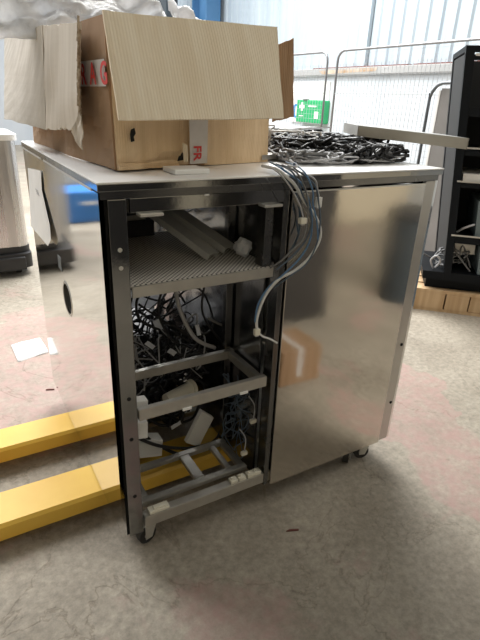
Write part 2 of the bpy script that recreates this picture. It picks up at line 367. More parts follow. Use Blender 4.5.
# screws along the front edge of panel
# other panels
bm = new_bm(); add_box(bm, (W-.012, .004, ZB), (W, D-.004, 1.12)); obj('side_panel', bm, 'mirror', cab)
bm = new_bm(); add_box(bm, (.55, D-.012, ZB), (W-.014, D, 1.12)); obj('back_panel', bm, 'brushed', cab)
# worktop
bm = new_bm(); add_box(bm, (-.004, -.004, ZT-.004), (W+.01, D+.004, ZT), .001); top = obj('worktop', bm, 'rim', cab)
bm = new_bm(); add_box(bm, (-.0035, -.0035, 1.124), (W+.0095, D+.0035, ZT-.0042), .001); obj('worktop_edge', bm, 'chrome', top)
bm = new_bm(); add_box(bm, (.002, .001, 1.106), (W-.004, .018, 1.1245)); add_box(bm, (.002, .02, 1.106), (.014, D-.01, 1.1245)) ; obj('worktop_skirt', bm, 'dark', cab)
bm = new_bm(); add_box(bm, (-.0035, .05, 1.118), (.0, .62, 1.124)); add_box(bm, (-.0035, .66, 1.118), (.0, D, 1.124)); obj('edge_strip', bm, 'zinc', cab)
# header rail above open bay
bm = new_bm(); add_box(bm, (.07, .004, 1.072), (.50, .016, 1.105), .001); hd = obj('header_rail', bm, 'chrome', cab)
def screw(px, py, y=0, par=None, mt='hole', r=.005):
    p = at(px, py, 1, y); bm = new_bm(); add_cyl(bm, (p.x, y+.001, p.z), (p.x, y-.0015, p.z), r, 12); return obj('screw', bm, mt, par)
for px, py in ((139, 193), (145, 193), (266, 189), (272, 189)): screw(px, py, .004, hd, 'zinc', .0035)
bm = new_bm(); p = at(207, 193, 1, .003); add_box(bm, (p.x-.006, .0015, p.z-.006), (p.x+.006, .005, p.z+.006), .001); obj('label_square', bm, 'white', hd)
for x in (.118, .455):
    bm = new_bm(); add_box(bm, (x-.03, -.012, 1.064), (x+.027, .02, 1.071), .001); obj('hinge_bracket', bm, 'zinc', cab)
# front posts
bm = new_bm(); add_box(bm, (.018, .002, ZB), (.061, .012, 1.105), .0015); add_box(bm, (.018, .012, ZB), (.022, .05, 1.105)); add_box(bm, (.057, .012, ZB), (.061, .05, 1.105)); pl = obj('front_post', bm, 'chrome', cab)
for px, py in ((123, 265), (125, 305), (128, 400), (130, 441), (130, 499)): pass
for z in (.945, .989, .582, .451, .248): 
    bm = new_bm(); add_cyl(bm, (.040, .003, z), (.040, .0008, z), .0055, 14); obj('screw', bm, 'hole' if z < .8 else 'zinc', pl)
bm = new_bm(); add_box(bm, (.0105, .012, ZB), (.0175, .05, 1.105)); obj('seam_gasket', bm, 'hole', cab)
bm = new_bm(); add_box(bm, (.450, .02, .89), (.476, .03, 1.1), .001); add_box(bm, (.450, .03, .89), (.454, .06, 1.1)); obj('inner_post', bm, 'dark', cab)
bm = new_bm(); add_box(bm, (.495, .003, ZB), (.512, .05, 1.105), .001); obj('front_post', bm, 'dark', cab)
# inner mirror-like partition
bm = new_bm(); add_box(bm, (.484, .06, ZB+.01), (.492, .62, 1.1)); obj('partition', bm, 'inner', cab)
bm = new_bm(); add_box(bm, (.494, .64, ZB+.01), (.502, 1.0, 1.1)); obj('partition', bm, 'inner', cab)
# door and right strip
bm = new_bm(); add_box(bm, (.518, -.004, ZB-.004), (1.034, .012, 1.101), .002); dr = obj('door', bm, 'brushed', cab)
bm = new_bm(); add_box(bm, (.52, -.0052, 1.0965), (1.03, -.0035, 1.1005)); obj('door_lip', bm, 'zinc', dr)
bm = new_bm(); add_box(bm, (1.039, .001, ZB), (W-.013, .014, 1.105), .001); rs = obj('corner_strip', bm, 'post', cab)
for z in (.27, .52): 
    bm = new_bm(); add_cyl(bm, (1.068, .002, z), (1.068, -.001, z), .006, 14); obj('screw', bm, 'hole', rs)
# perforated shelf
bm = new_bm(); add_box(bm, (.026, .02, .885), (.482, .50, .890)); sh = obj('perforated_shelf', bm, 'perf', cab)
bm = new_bm(); add_box(bm, (.068, .012, .860), (.482, .0195, .889), .001); obj('shelf_lip', bm, 'galv', sh)
bm = new_bm(); add_box(bm, (.013, .05, .875), (.024, .95, .883)); obj('shelf_runner', bm, 'galvd', cab)
# rear posts and dark rear tray
for x, y in ((.03, .98), (.468, .98), (.466, .243), (.03, .50)):
    bm = new_bm(); add_box(bm, (x-.012, y-.012, ZB+.03), (x+.012, y+.012, 1.1), .001); obj('inner_post', bm, 'dark', cab)
# mid frame (bars at z ~.52)
def bar(name, a, b, wd, ht, m='galvd', par=cab): 
    bm = new_bm(); add_bar(bm, a, b, wd, ht, bevel=.0015); return obj(name, bm, m, par)
bar('crossbar', (.068, .018, .515), (.484, .018, .515), .018, .036, 'galv')
bar('crossbar', (.026, .225, .515), (.484, .225, .515), .02, .03, 'galvd')
bar('side_rail', (.468, .03, .515), (.468, .214, .515), .02, .03, 'galvd')
bar('side_rail', (.038, .03, .515), (.038, .214, .515), .02, .03, 'galvd')
for x in (.21, .40):
    bm = new_bm(); add_box(bm, (x-.014, .004, .494), (x+.014, .009, .502), .001); obj('latch_clip', bm, 'white', cab)
# base frame
bar('base_rail', (.068, .02, .127), (.518, .02, .127), .03, .040, 'galv')
bar('base_rail', (.014, .5, .112), (.484, .5, .112), .03, .022, 'galvd')
bar('base_rail', (.027, .04, .112), (.027, 1.02, .112), .024, .022, 'galvd')
bar('base_rail', (.5, .04, .112), (.5, 1.02, .112), .024, .022, 'galvd')
bar('base_rail', (.014, 1.02, .112), (1.08, 1.02, .112), .03, .022, 'galvd')
bm = new_bm(); add_box(bm, (.515, .014, ZB+.002), (1.08, 1.0, ZB+.010)); obj('base_plate', bm, 'galvd', cab)
sf = None
for a, b, wdt in (((.075, .062, .155), (.455, .062, .155), .024), ((.075, .213, .155), (.455, .213, .155), .024), ((.090, .075, .155), (.090, .2, .155), .028),
                  ((.285, .075, .155), (.285, .2, .155), .034), ((.395, .075, .155), (.395, .2, .155), .02), ((.44, .075, .155), (.44, .2, .155), .024)):
    bar('base_subframe_bar', a, b, wdt, .016, 'galvd')
# end plate on the base rail + loose fittings
bm = new_bm(); add_box(bm, (.085, .008, .1475), (.150, .034, .158), .002); add_box(bm, (.10, .012, .158), (.14, .028, .164), .002); obj('cable_clamp', bm, 'offwhite', cab)
# casters
def caster(x, y, rot=0.3):
    c = bpy.data.objects.new('caster', None); COL.objects.link(c); c.location = (x, y, 0); c.rotation_euler = (0, 0, rot); c.parent = cab; c.matrix_parent_inverse = world_of(cab).inverted(); c.empty_display_size = .03
    def sub(name, bm, m):
        me = bpy.data.meshes.new(name); bmesh.ops.recalc_face_normals(bm, faces=bm.faces); bm.to_mesh(me); bm.free(); me.materials.append(MT[m]); o = bpy.data.objects.new(name, me); COL.objects.link(o); o.parent = c; return o
    bm = new_bm(); add_cyl(bm, (.0, -.011, .031), (.0, .011, .031), .031, 24); sub('wheel', bm, 'rubber')
    bm = new_bm(); add_cyl(bm, (.0, -.0125, .031), (.0, .0125, .031), .012, 16); sub('hub', bm, 'zinc')
    bm = new_bm()
    for s in (-1, 1): add_prism(bm, [(-.012, s*.0155, .022), (.012, s*.0155, .022), (.032, s*.0155, .078), (-.012, s*.0155, .078)], (0, s*.0025, 0))
    add_box(bm, (-.012, -.018, .076), (.034, .018, .081)); add_cyl(bm, (.012, 0, .081), (.012, 0, .090), .02, 16)
    add_box(bm, (-.025, -.028, .090), (.045, .028, .095)); sub('fork_bracket', bm, 'zinc')
for x, y, r in ((.085, .055, .25), (1.0, .05, -.3), (.93, .055, -2.4), (.085, .95, 1.2), (.985, .95, .6), (.76, .25, .7)): caster(x, y, r)

# ================================================================== INSIDE UPPER BAY
r_ = lambda a, b: rnd.uniform(a, b)
def channel(a, b, wd, lip, label, roll=0):
    a = Vector(a); b = Vector(b); x = (b-a).normalized(); y = Vector((0, 0, 1)).cross(x).normalized(); z = x.cross(y)
    R = Matrix.Rotation(roll, 3, x); y = R @ y; z = R @ z; t = .0025; bm = new_bm()
    pts = [(-wd/2, -lip), (-wd/2, 0), (wd/2, 0), (wd/2, -lip), (wd/2-t, -lip), (wd/2-t, -t), (-wd/2+t, -t), (-wd/2+t, -lip)]
    add_prism(bm, [a+y*p[0]+z*p[1] for p in pts], b-a)
    return tag(obj('channel_rail', bm, 'railsteel'), label, 'rail')
channel((.353, .130, .912), (.20, .43, 1.055), .046, .020, 'front grey steel channel rail sloping down onto the perforated shelf')
channel((.432, .175, .912), (.27, .46, 1.05), .055, .020, 'rear grey steel channel rail lying behind another on the perforated shelf')
pu = thing('metal_case', 'dark grey metal case at the back left of the upper bay', 'case', (.15, .55, .93))
bm = new_bm(); add_box(bm, (.045, .46, .945), (.27, .70, 1.075), .004); obj('body', bm, 'galvd', pu)
bm = new_bm(); add_box(bm, (.045, .452, .965), (.27, .46, .972)); add_box(bm, (.06, .448, .985), (.10, .4595, 1.01)); obj('front_trim', bm, 'black', pu)
bm = new_bm(); add_box(bm, (.04, .46, .8905), (.30, .72, .944), .004); tag(obj('black_block', bm, 'black'), 'black block beneath the grey metal case on the perforated shelf', 'tray')  # black block fills the dark space under the case
# clear bag
def blob(name, c, rad, m, seed, amp=.35, sub=3, fr=2.2):
    bm = new_bm(); bmesh.ops.create_icosphere(bm, subdivisions=sub, radius=1)
    for v in bm.verts:
        n = noise.noise(v.co*fr+Vector((seed, seed*2, 0))); n2 = noise.noise(v.co*fr*2.7+Vector((seed*3, 1, seed)))
        v.co = v.co*(1+amp*n+amp*.5*n2); v.co = Vector((v.co.x*rad[0], v.co.y*rad[1], v.co.z*rad[2]))+Vector(c)
    return obj(name, bm, m)
tag(blob('clear_bag', (.446, .125, .922), (.024, .032, .026), 'film', 3, .28), 'crumpled clear plastic bag at the right end of the perforated shelf', 'bag')
def tangle(name, lo, hi, n, rr, m, seed, steps=6, loop=.08, par=None):
    q = random.Random(seed); bm = new_bm()
    for i in range(n):
        p = Vector([q.uniform(lo[k], hi[k]) for k in range(3)]); d = Vector([q.uniform(-1, 1) for k in range(3)]); P = [p.copy()]
        for s in range(steps):
            d = (d+Vector([q.uniform(-1, 1) for k in range(3)])*.9); d.normalize(); p = p+d*loop*q.uniform(.5, 1.2)
            for k in range(3):
                if p[k] < lo[k]: p[k] = lo[k]+q.uniform(0, .3)*(hi[k]-lo[k]); d[k] *= -1
                if p[k] > hi[k]: p[k] = hi[k]-q.uniform(0, .3)*(hi[k]-lo[k]); d[k] *= -1
            P.append(p.copy())
        add_tube(bm, P, q.uniform(*rr), 5, 4)
    return obj(name, bm, m, par, True)
tag(tangle('wire_tangle', (.22, .50, .90), (.46, .78, 1.09), 26, (.003, .006), 'cabk', 11), 'dark wire tangle at the back of the upper bay', 'wires', kind='stuff')
tag(tangle('wire_tangle', (.24, .40, .96), (.45, .49, 1.07), 9, (.0015, .0025), 'calt', 12, loop=.05), 'thin pale wires hanging in front of the dark tangle in the upper bay', 'wires', kind='stuff')

# ================================================================== LOWER BAYS
tag(tangle('wire_tangle', (.04, .30, .56), (.45, .48, .84), 14, (.0022, .0045), 'cabk', 21, 6, .12), 'black cables hanging under the perforated shelf', 'wires', kind='stuff')
tag(tangle('wire_tangle', (.04, .30, .38), (.45, .62, .60), 52, (.0025, .006), 'cabk', 22, 7, .08), 'dense nest of black wiring behind the middle frame', 'wires', kind='stuff')
tag(tangle('wire_tangle', (.05, .27, .36), (.44, .42, .62), 20, (.0015, .003), 'calt', 23, 6, .06), 'pale thin wires in the nest behind the middle frame', 'wires', kind='stuff')
tag(tangle('wire_tangle', (.05, .55, .25), (.47, .9, .80), 18, (.004, .008), 'cabk', 24, 6, .12), 'thick dark cables deep inside the cabinet', 'wires', kind='stuff')
tag(tangle('wire_tangle', (.05, .40, .13), (.46, .60, .38), 60, (.004, .008), 'cabk', 25, 6, .09), 'heavy black cables lying low at the back of the bottom bay', 'wires', kind='stuff')
bm = new_bm(); add_box(bm, (.06, .64, .13), (.45, .96, .44), .01); hd_ = obj('dark_filler_block', bm, 'black'); tag(hd_, 'black block added to darken the lower bay behind the wiring', 'module')  # block added to hide the bright floor behind the wires
def loose(name, corners_px, y, thick, m, label, cat, tilt=0):
    pts = [at(px, py, 1, y) for px, py in corners_px]; 
    for i, p in enumerate(pts): p.y += tilt*(i in (2, 3))
    bm = new_bm(); add_prism(bm, pts, (0, thick, 0)); bmesh.ops.bevel(bm, geom=bm.edges[:], offset=.0015, segments=1, affect='EDGES')
    return tag(obj(name, bm, m), label, cat)
loose('white_bracket', [(186, 443), (199, 447), (214, 418), (202, 411)], .27, .02, 'white', 'slanted white plastic bracket in the bottom bay', 'bracket')
loose('white_terminal_box', [(136, 459), (162, 456), (163, 440), (136, 441)], .25, .05, 'white', 'low white terminal box at the left of the bottom bay', 'box')
loose('white_relay', [(134, 409), (148, 406), (148, 400), (134, 402)], .05, .03, 'white', 'upper white relay clipped inside the left post', 'relay')
loose('white_relay', [(135, 440), (148, 438), (148, 422), (135, 424)], .05, .04, 'white', 'lower white relay clipped inside the left post', 'relay')
bm = new_bm(); p0 = at(166, 400, 1, .26); p1 = at(190, 388, 1, .29); add_cyl(bm, p0, p1, .021, 20, .024); add_cyl(bm, p1, p1+(p1-p0).normalized()*.012, .03, 20)
tag(obj('plastic_pot', bm, 'offwhite', smooth=False), 'off-white round plastic pot above the bottom bay wiring', 'pot')
for pts, yy, lb in (([(138, 438), (160, 446), (190, 448), (220, 440), (240, 430)], .24, 'upper black hose curving across the bottom bay'),
                    ([(140, 425), (150, 440), (185, 455), (215, 440), (222, 425)], .26, 'lower black hose sagging across the bottom bay')):
    bm = new_bm(); add_tube(bm, [at(a, b, 1, yy) for a, b in pts], .006, 8); tag(obj('hose', bm, 'cabk', None, True), lb, 'hose')
for k, (pts, mt_, lb) in enumerate((
    ([(150, 285), (137, 300), (140, 320), (160, 330)], 'cabk', 'black cable looping at the left under the shelf'),
    ([(165, 282), (158, 310), (168, 335), (180, 345)], 'cabk', 'black cable hanging left of centre under the shelf'),
    ([(175, 282), (180, 310), (195, 338), (215, 348)], 'calt', 'pale grey hose curving down behind the middle frame'),
    ([(205, 282), (202, 310), (212, 330), (225, 345)], 'cabk', 'black cable hanging right of centre under the shelf'),
    ([(240, 280), (238, 300), (228, 325), (208, 318)], 'cagr', 'grey cable hooking back toward the centre under the shelf'))):
    bm = new_bm(); add_tube(bm, [at(a, b, 1, .27) for a, b in pts], .004 if k != 2 else .007, 8); tag(obj('cable', bm, mt_, None, True), lb, 'cable')
# white objects glimpsed deep behind the wires
tag(blob('plastic_bag', (.30, .62, .64), (.10, .05, .07), 'film', 5, .3), 'white plastic bag glimpsed through the wiring under the shelf', 'bag')
tag(blob('plastic_bag', (.14, .40, .52), (.055, .04, .03), 'film', 9, .3), 'small pale plastic bag on the wiring beside the left post', 'bag')
# tangle on the right partition and connectors
tag(tangle('wire_tangle', (.435, .07, .17), (.480, .21, .48), 14, (.0015, .003), 'cadb', 31, 6, .06), 'slate coloured wires along the right wall of the bottom bay', 'wires', kind='stuff')
for k, (px, py, lb) in enumerate(((253, 421, 'ivory connector hanging at the right of the bottom bay'), (261, 440, 'ivory connector dangling by the bottom bay corner post'), (244, 453, 'ivory connector lowest on the bottom bay wires'))):
    p = at(px, py, 1, .06); c_ = thing('connector', lb, 'connector', p)
    bm = new_bm(); add_box(bm, p-Vector((.011, .006, .007)), p+Vector((.011, .006, .007)), .002); obj('housing', bm, 'offwhite', c_)
    bm = new_bm(); add_tube(bm, [p, p+Vector((.01, .01, .05)), p+Vector((-.01, .02, .09))], .002, 5); obj('lead', bm, 'calt', c_)
for k, (px, py, lb) in enumerate(((234, 482, 'leftmost ivory scrap on the bottom rail'), (242, 479, 'middle ivory scrap on the bottom rail'), (250, 475, 'right ivory scrap on the bottom rail'), (257, 473, 'ivory scrap nearest the door on the bottom rail'))):
    x = at(px, py, 2, .15).x; z = .1475; bm = new_bm(); add_box(bm, (x-.013, .008, z), (x+.013, .030, z+.012), .002); add_cyl(bm, (x-.006, .019, z+.012), (x-.006, .019, z+.02), .004, 8)
    tag(obj('terminal_block', bm, 'offwhite'), lb, 'terminal block')

# ================================================================== TOP: cable pile, front cables
tag(tangle('cable_pile', (.66, .22, 1.150), (1.10, .80, 1.215), 150, (.003, .0065), 'cabk', 41, 7, .12), 'heap of black cables on the right of the worktop', 'cables', kind='stuff')
tag(tangle('cable_pile', (.62, .14, 1.150), (1.08, .50, 1.185), 40, (.003, .006), 'cagr', 42, 7, .12), 'grey cables spread over the front of the worktop heap', 'cables', kind='stuff')
tag(tangle('cable_pile', (.62, .12, 1.150), (1.06, .30, 1.17), 20, (.002, .0035), 'calt', 43, 7, .10), 'pale grey thin cables along the worktop front', 'cables', kind='stuff')
tag(tangle('cable_pile', (.64, .30, 1.16), (.90, .62, 1.235), 12, (.0025, .0045), 'cawh', 44, 6, .14), 'white looping wires beside the cardboard box on the worktop', 'cables', kind='stuff')
bm = new_bm(); add_sheet(bm, [(.68, .55, 1.225), (1.06, .52, 1.222), (1.08, .98, 1.23), (.72, 1.02, 1.235)], .004, 10, 8, .02, 4); tag(obj('plastic_sheet', bm, 'film', None, True), 'crumpled pale plastic sheet over the back of the cable heap', 'plastic sheet')
bm = new_bm(); p = at(250+195/4.8*1, 90+325/4.8, 2, 1.17)
add_prism(bm, [at(262, 160, 2, 1.152), at(283, 158, 2, 1.152), at(285, 154, 2, 1.152), at(266, 155, 2, 1.152)], (0, 0, .014)); tag(obj('steel_offcut', bm, 'galv'), 'small steel offcut lying between the cardboard box and the cables', 'offcut')
bm = new_bm(); add_prism(bm, [(.205, .06, 1.1445), (.30, .06, 1.1445), (.30, .14, 1.1445), (.205, .14, 1.1445)], (0, 0, .012)); bmesh.ops.bevel(bm, geom=bm.edges[:], offset=.002, segments=1, affect='EDGES'); tag(obj('foam_strip', bm, 'white'), 'white foam strip under the front of the cardboard box', 'strip')
tag(tangle('cable_pile', (.84, .12, 1.150), (1.09, .44, 1.20), 80, (.003, .0065), 'cabk', 46, 7, .10), 'knot of black cables under the steel tray lid at the right end of the worktop', 'cables', kind='stuff')
# steel tray lid overhanging the right end
A = at(357, 136, 2, 1.218); B = at(467, 149.5, 2, 1.196)
tr = thing('tray_lid', 'shallow steel tray lid lying across the cables and overhanging the right end', 'tray', (A+B)/2)
wv = Vector((.10, .19, .0)); hz = Vector((0, 0, .033)); t = .003
bm = new_bm(); add_prism(bm, [A, B, B+hz, A+hz], Vector((.003, .002, 0))); obj('front_flange', bm, 'traysteel', tr)
bm = new_bm(); add_prism(bm, [A, A+wv, A+wv+hz, A+hz], (B-A).normalized()*.003); obj('end_flange', bm, 'galv', tr)
bm = new_bm(); add_prism(bm, [A+hz, B+hz, B+wv+hz, A+wv+hz], (0, 0, .002)); obj('top_sheet', bm, 'traysteel', tr)
bm = new_bm(); add_prism(bm, [B, B+wv, B+wv+hz, B+hz], (A-B).normalized()*.003); obj('end_flange', bm, 'traysteel', tr)
# the draped cables
cab_paths = [
 ([(262, 166), (272, 168), (281, 171), (294, 184), (304, 201), (314, 214), (320, 228), (319, 241), (309, 258), (294, 271), (279, 279), (265, 296), (257, 318), (257, 330)], 'cawh', .0042, 'thick white cable arcing widest over the door edge'),
 ([(270, 162), (284, 169), (292, 171), (300, 182), (306, 192), (310, 205), (312, 220), (310, 240), (300, 258), (284, 274), (268, 288), (258, 305), (255, 322)], 'cabl', .0026, 'blue cable running inside the widest white arc'),
 ([(290, 160), (300, 167), (306, 171), (313, 178), (317, 188), (319, 197)], 'calt', .0026, 'short pale cable ending in a white plug near the door top'),
 ([(276, 164), (290, 170), (297, 180), (303, 196), (310, 212), (311, 226), (306, 240), (298, 250), (287, 261), (276, 270)], 'cadb', .0024, 'slate cable curving back into the open bay'),
 ([(282, 165), (296, 172), (304, 186), (308, 203), (306, 226), (302, 240), (292, 250), (282, 260), (270, 268)], 'cagr', .0024, 'grey cable innermost of the draped bundle'),
 ([(296, 163), (308, 170), (314, 184), (319, 205), (320, 226), (316, 246), (306, 264), (290, 276), (274, 288)], 'cadb', .0022, 'slate cable following the outside of the bundle'),
 ([(268, 166), (280, 174), (292, 190), (300, 206), (303, 217)], 'calt', .0022, 'pale cable ending at the ivory plug on the door edge'),
 ([(286, 162), (300, 168), (308, 178), (313, 192), (313, 204), (317, 222), (318, 240)], 'cabl', .0022, 'blue cable hanging outermost near the white plug'),
]
fr = []
for k, (pts, mt_, r, lb) in enumerate(cab_paths):
    P = []
    for i, (px, py) in enumerate(pts):
        y = -.018-.004*k-.01*math.sin(i/len(pts)*PI)
        if py < 172:
            q = at(px, py, 2, 1.157+.004*(k % 3)); q.y = max(q.y, -.01); 
            P.append(q)
        else:
            if px < 276: y = -.015
            P.append(at(px, py, 1, y))
    bm = new_bm(); add_tube(bm, P, r, 7, 6); tag(obj('cable', bm, mt_, None, True), lb, 'cable'); fr.append(P)
def plug(P, d, m, lb, sz=(.008, .006, .014)):
    c_ = thing('connector', lb, 'connector', P)
    bm = new_bm(); add_box(bm, Vector(P)-Vector(sz), Vector(P)+Vector(sz), .002); obj('housing', bm, m, c_)
    bm = new_bm(); add_box(bm, Vector(P)+Vector((-sz[0]*.6, -sz[1]*.6, -sz[2]-.004)), Vector(P)+Vector((sz[0]*.6, sz[1]*.6, -sz[2])), .0008); obj('pin_end', bm, 'calt', c_)
plug(fr[2][-1]+Vector((0, 0, -.014)), 0, 'white', 'white plug at the end of the short cable high on the door')
plug(fr[6][-1]+Vector((0, 0, -.01)), 0, 'offwhite', 'ivory plug against the door edge halfway down the bundle', (.010, .007, .008))
plug(fr[0][-1]+Vector((0, 0, -.006)), 0, 'offwhite', 'ivory plug at the lower end of the thick white cable', (.009, .006, .010))
bm = new_bm(); add_tube(bm, [fr[0][-1], at(262, 336, 1, -.01), at(270, 339, 1, -.008), at(277, 343, 1, -.008)], .003, 6); tag(obj('cable', bm, 'cawh', None, True), 'short white cable tail pointing right below the ivory plug', 'cable')

# ================================================================== CARDBOARD BOX
box = thing('cardboard_box', 'battered brown cardboard box with open flaps on the worktop', 'box', (.33, .55, ZT))
FLb, FRb, BRb, BLb = Vector((.088, .146, ZT+.004)), Vector((.60, .262, ZT+.001)), Vector((.62, 1.0, ZT+.001)), Vector((.035, .97, ZT+.001))
H = .335
FLt, FRt, BRt, BLt = Vector((.084, .15, ZT+H)), Vector((.59, .262, ZT+H-.005)), Vector((.61, .98, ZT+H)), Vector((.05, .95, ZT+H))
def L3(a, b, u): return a*(1-u)+b*u
def side(name, a, b, c, d, m, lb=None, wob=.010, seed=1, par=box, nu=14, nv=10, ragged=0):
    bm = new_bm(); add_sheet(bm, [a, b, c, d], .005, nu, nv, wob, seed, ragged, name.endswith('wall')); o = obj(name, bm, m, par, False)
    if lb: o['label'] = lb
    return o
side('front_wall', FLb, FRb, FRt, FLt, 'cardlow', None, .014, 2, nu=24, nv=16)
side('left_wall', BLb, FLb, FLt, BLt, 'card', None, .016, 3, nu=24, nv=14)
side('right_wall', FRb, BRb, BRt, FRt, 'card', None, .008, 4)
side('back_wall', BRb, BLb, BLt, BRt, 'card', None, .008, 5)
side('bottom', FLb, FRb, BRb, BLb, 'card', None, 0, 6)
# crumpled bottom-left bulge
def px_y(px, py, y): return at(px, py, 1, y)
# front flap folded outward and down
ft = [px_y(102, 11, .135), px_y(276, 28, .20), px_y(282, 119, .085), px_y(118, 121, .035)]
side('front_flap', ft[3], ft[2], ft[1], ft[0], 'cardin', 'large pale front flap folded down over the box', .006, 7, nu=20, nv=12)
# left flap hanging along the left side
lf = [at(79, 24, 0, .045), at(5, 37, 0, .035), at(5, 132, 0, -.05), at(79, 134, 0, .005)]
lf = [at(79, 22, 0, .048), at(42, 25, 0, .044), at(46, 130, 0, .01), at(80, 131, 0, .03)]
side('left_flap', lf[3], lf[2], lf[1], lf[0], 'cardgrey', 'faded left flap with torn edge', .008, 8, nu=16, nv=16, ragged=.012)
lg = [at(42, 25, 0, .046), at(4, 38, 0, .02), at(4, 119, 0, -.08), at(46, 130, 0, .01)]
side('left_flap_extension', lg[3], lg[2], lg[1], lg[0], 'cardcrease', 'creased greyish outer part of the left flap', .003, 9, nu=12, nv=12, ragged=.006)
# torn strips
bm = new_bm(); q = random.Random(4)
P0, P1 = lf[0], lf[3]
for i in range(18):
    p = L3(P0, P1, i/17); s = .006+.004*q.random(); add_bar(bm, p+Vector((-.004, -.004, -.012)), p+Vector((.002*q.uniform(-1, 1), -.004+.006*q.uniform(-1, 1), .012)), s, .004)
obj('torn_edge', bm, 'cardedge', box)
bm = new_bm(); add_sheet(bm, [at(72, 132, 0, .015), at(82, 150, 0, .03), at(84, 132, 0, .03), at(80, 112, 0, .03)], .003, 4, 4, .006, 3); obj('torn_tab', bm, 'cardgrey', box)
# right flap seen past the front flap
rf = [px_y(272, 122, .262), px_y(293, 117, .255), px_y(293, 38, .255), px_y(272, 47, .262)]
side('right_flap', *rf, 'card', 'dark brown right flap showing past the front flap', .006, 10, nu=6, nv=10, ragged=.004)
# back flap raised a little (seen above the left wall)
bk = [at(82, 22, 1, .75), at(56, 22, 1, .75), at(56, 60, 1, .75), at(82, 60, 1, .75)]
# fragile tape round the left wall
z1, z2 = 1.333, 1.390
def on_left(y, z, off): # point just outside the left wall
    u = (BLb.y-y)/(BLb.y-FLb.y); v = (z-ZT)/H; p = L3(L3(BLb, FLb, u), L3(BLt, FLt, u), v); return p+Vector((-off, 0, 0))
tapeL = [on_left(.62, z1, .014), on_left(.143, z1, .012), on_left(.143, z2, .012), on_left(.62, z2, .014)]
bm = new_bm(); add_sheet(bm, tapeL, .0006, 12, 2, .0, 3); tp = obj('fragile_tape', bm, 'tape', box); tp['label'] = 'white fragile tape band round the box'
lt = .036
gp = on_left(.42, z1+.006, .0185)
dirL = (tapeL[1]-tapeL[0]).normalized()
for s, ypos in (('F', .447), ('R', .362), ('A', .288), ('G', .214)):
    pass
for s_, y_ in (('F', .385), ('R', .312), ('A', .24), ('G', .162)):
    lb_ = text_bm(s_, .066, frame_m(on_left(y_, z1+.005, .0178), dirL, (0, 0, 1)))
    obj('fragile_letter', lb_, 'ink', tp)
# vertical tape on the front wall bottom
def on_front(x, z, off):
    u = (x-FLb.x)/(FRb.x-FLb.x); v = (z-ZT)/H; p = L3(L3(FLb, FRb, u), L3(FLt, FRt, u), v); n = Vector((FRb.y-FLb.y, -(FRb.x-FLb.x), 0)).normalized(); return p+n*off
def hit_front(px, py, off=.012):
    best = None
    n = Vector((FRb.y-FLb.y, -(FRb.x-FLb.x), 0)).normalized(); o = FLb+n*off; d = RGT*(px-240)/FL+UPV*(320-py)/FL+FWD
    t = (o-CAM).dot(n)/d.dot(n); return CAM+d*t
bm = new_bm(); add_sheet(bm, [hit_front(190, 164), hit_front(207, 163), hit_front(208, 112), hit_front(189, 112)], .0006, 2, 8, 0, 3); tp2 = obj('fragile_tape', bm, 'tape', box)
tp2['label'] = 'white fragile tape strip running down the front'
fd = (FRb-FLb); fd.z = 0; fd.normalize()
o2 = hit_front(194, 145.5, .0155)
bm = text_bm('FR', .037, frame_m(o2, (0, 0, -1), fd)); obj('fragile_lettering', bm, 'ink', tp2)['label'] = 'red letters running downward'
# hand tear in the front wall
p = hit_front(181, 157, .0135); bm = new_bm()
pts = [p+fd*a+Vector((0, 0, b)) for a, b in ((-.012, -.010), (.008, -.008), (.012, .002), (.004, .012), (-.002, .004), (-.008, .002))]
add_prism(bm, pts, (.0004, -.001, 0)); obj('tear', bm, 'hole', box)
bm = new_bm(); add_sheet(bm, [p+fd*.008+Vector((0, -.001, -.012)), p+fd*.02+Vector((0, -.006, -.012)), p+fd*.018+Vector((0, -.006, .030)), p+fd*.004+Vector((0, -.001, .036))], .002, 3, 4, .002, 2); obj('torn_tab', bm, 'cardin', box)
p = hit_front(132, 135, .015); bm = new_bm(); add_prism(bm, [p+fd*a+Vector((0, 0, b)) for a, b in ((-.004, -.016), (.006, -.014), (.004, -.004), (.010, .004), (.007, .016), (-.003, .012), (-.006, .002))], (.0004, -.001, 0)); obj('tear', bm, 'hole', box)
# crushed corner lip along the bottom
bm = new_bm(); add_sheet(bm, [FLb+Vector((.0, -.012, .0)), L3(FLb, FRb, .34)+Vector((0, -.016, 0)), L3(FLb, FRb, .34)+Vector((0, -.006, .018)), FLb+Vector((.0, -.004, .014))], .004, 10, 3, .008, 12, .003); obj('crushed_lip', bm, 'cardlow', box)

# bubble wrap spilling from the box
def wrap_sheet(name, corners, amp, seed, m, lb, nu=46, nv=34):
    a, b, c, d = [Vector(p) for p in corners]; bm = new_bm(); g = []; nrm = (b-a).cross(d-a).normalized()
    for j in range(nv+1):
        row = []
        for i in range(nu+1):
            u, v = i/nu, j/nv; p = L3(L3(a, b, u), L3(d, c, u), v); q = Vector((u*4+seed, v*3, seed))
            h = noise.noise(q)*amp+noise.noise(q*2.7)*amp*.55+abs(noise.noise(q*6))*amp*.35
            row.append(bm.verts.new(p+nrm*h+Vector((0, 0, noise.noise(q*1.7+Vector((5, 0, 0)))*amp*.7))))
        g.append(row)
    for j in range(nv):
        for i in range(nu): bm.faces.new((g[j][i], g[j][i+1], g[j+1][i+1], g[j+1][i]))
    o = obj(name, bm, m, None, True); md = o.modifiers.new('thick', 'SOLIDIFY'); md.thickness = .006; return tag(o, lb, 'packing')
wrap_sheet('bubble_wrap', [(-.16, .85, 1.45), (.47, .60, 1.50), (.44, .85, 1.66), (-.30, 1.05, 1.78)], .06, 2, 'wrap', 'big crumpled sheet of bubble wrap bulging from the back left of the box')
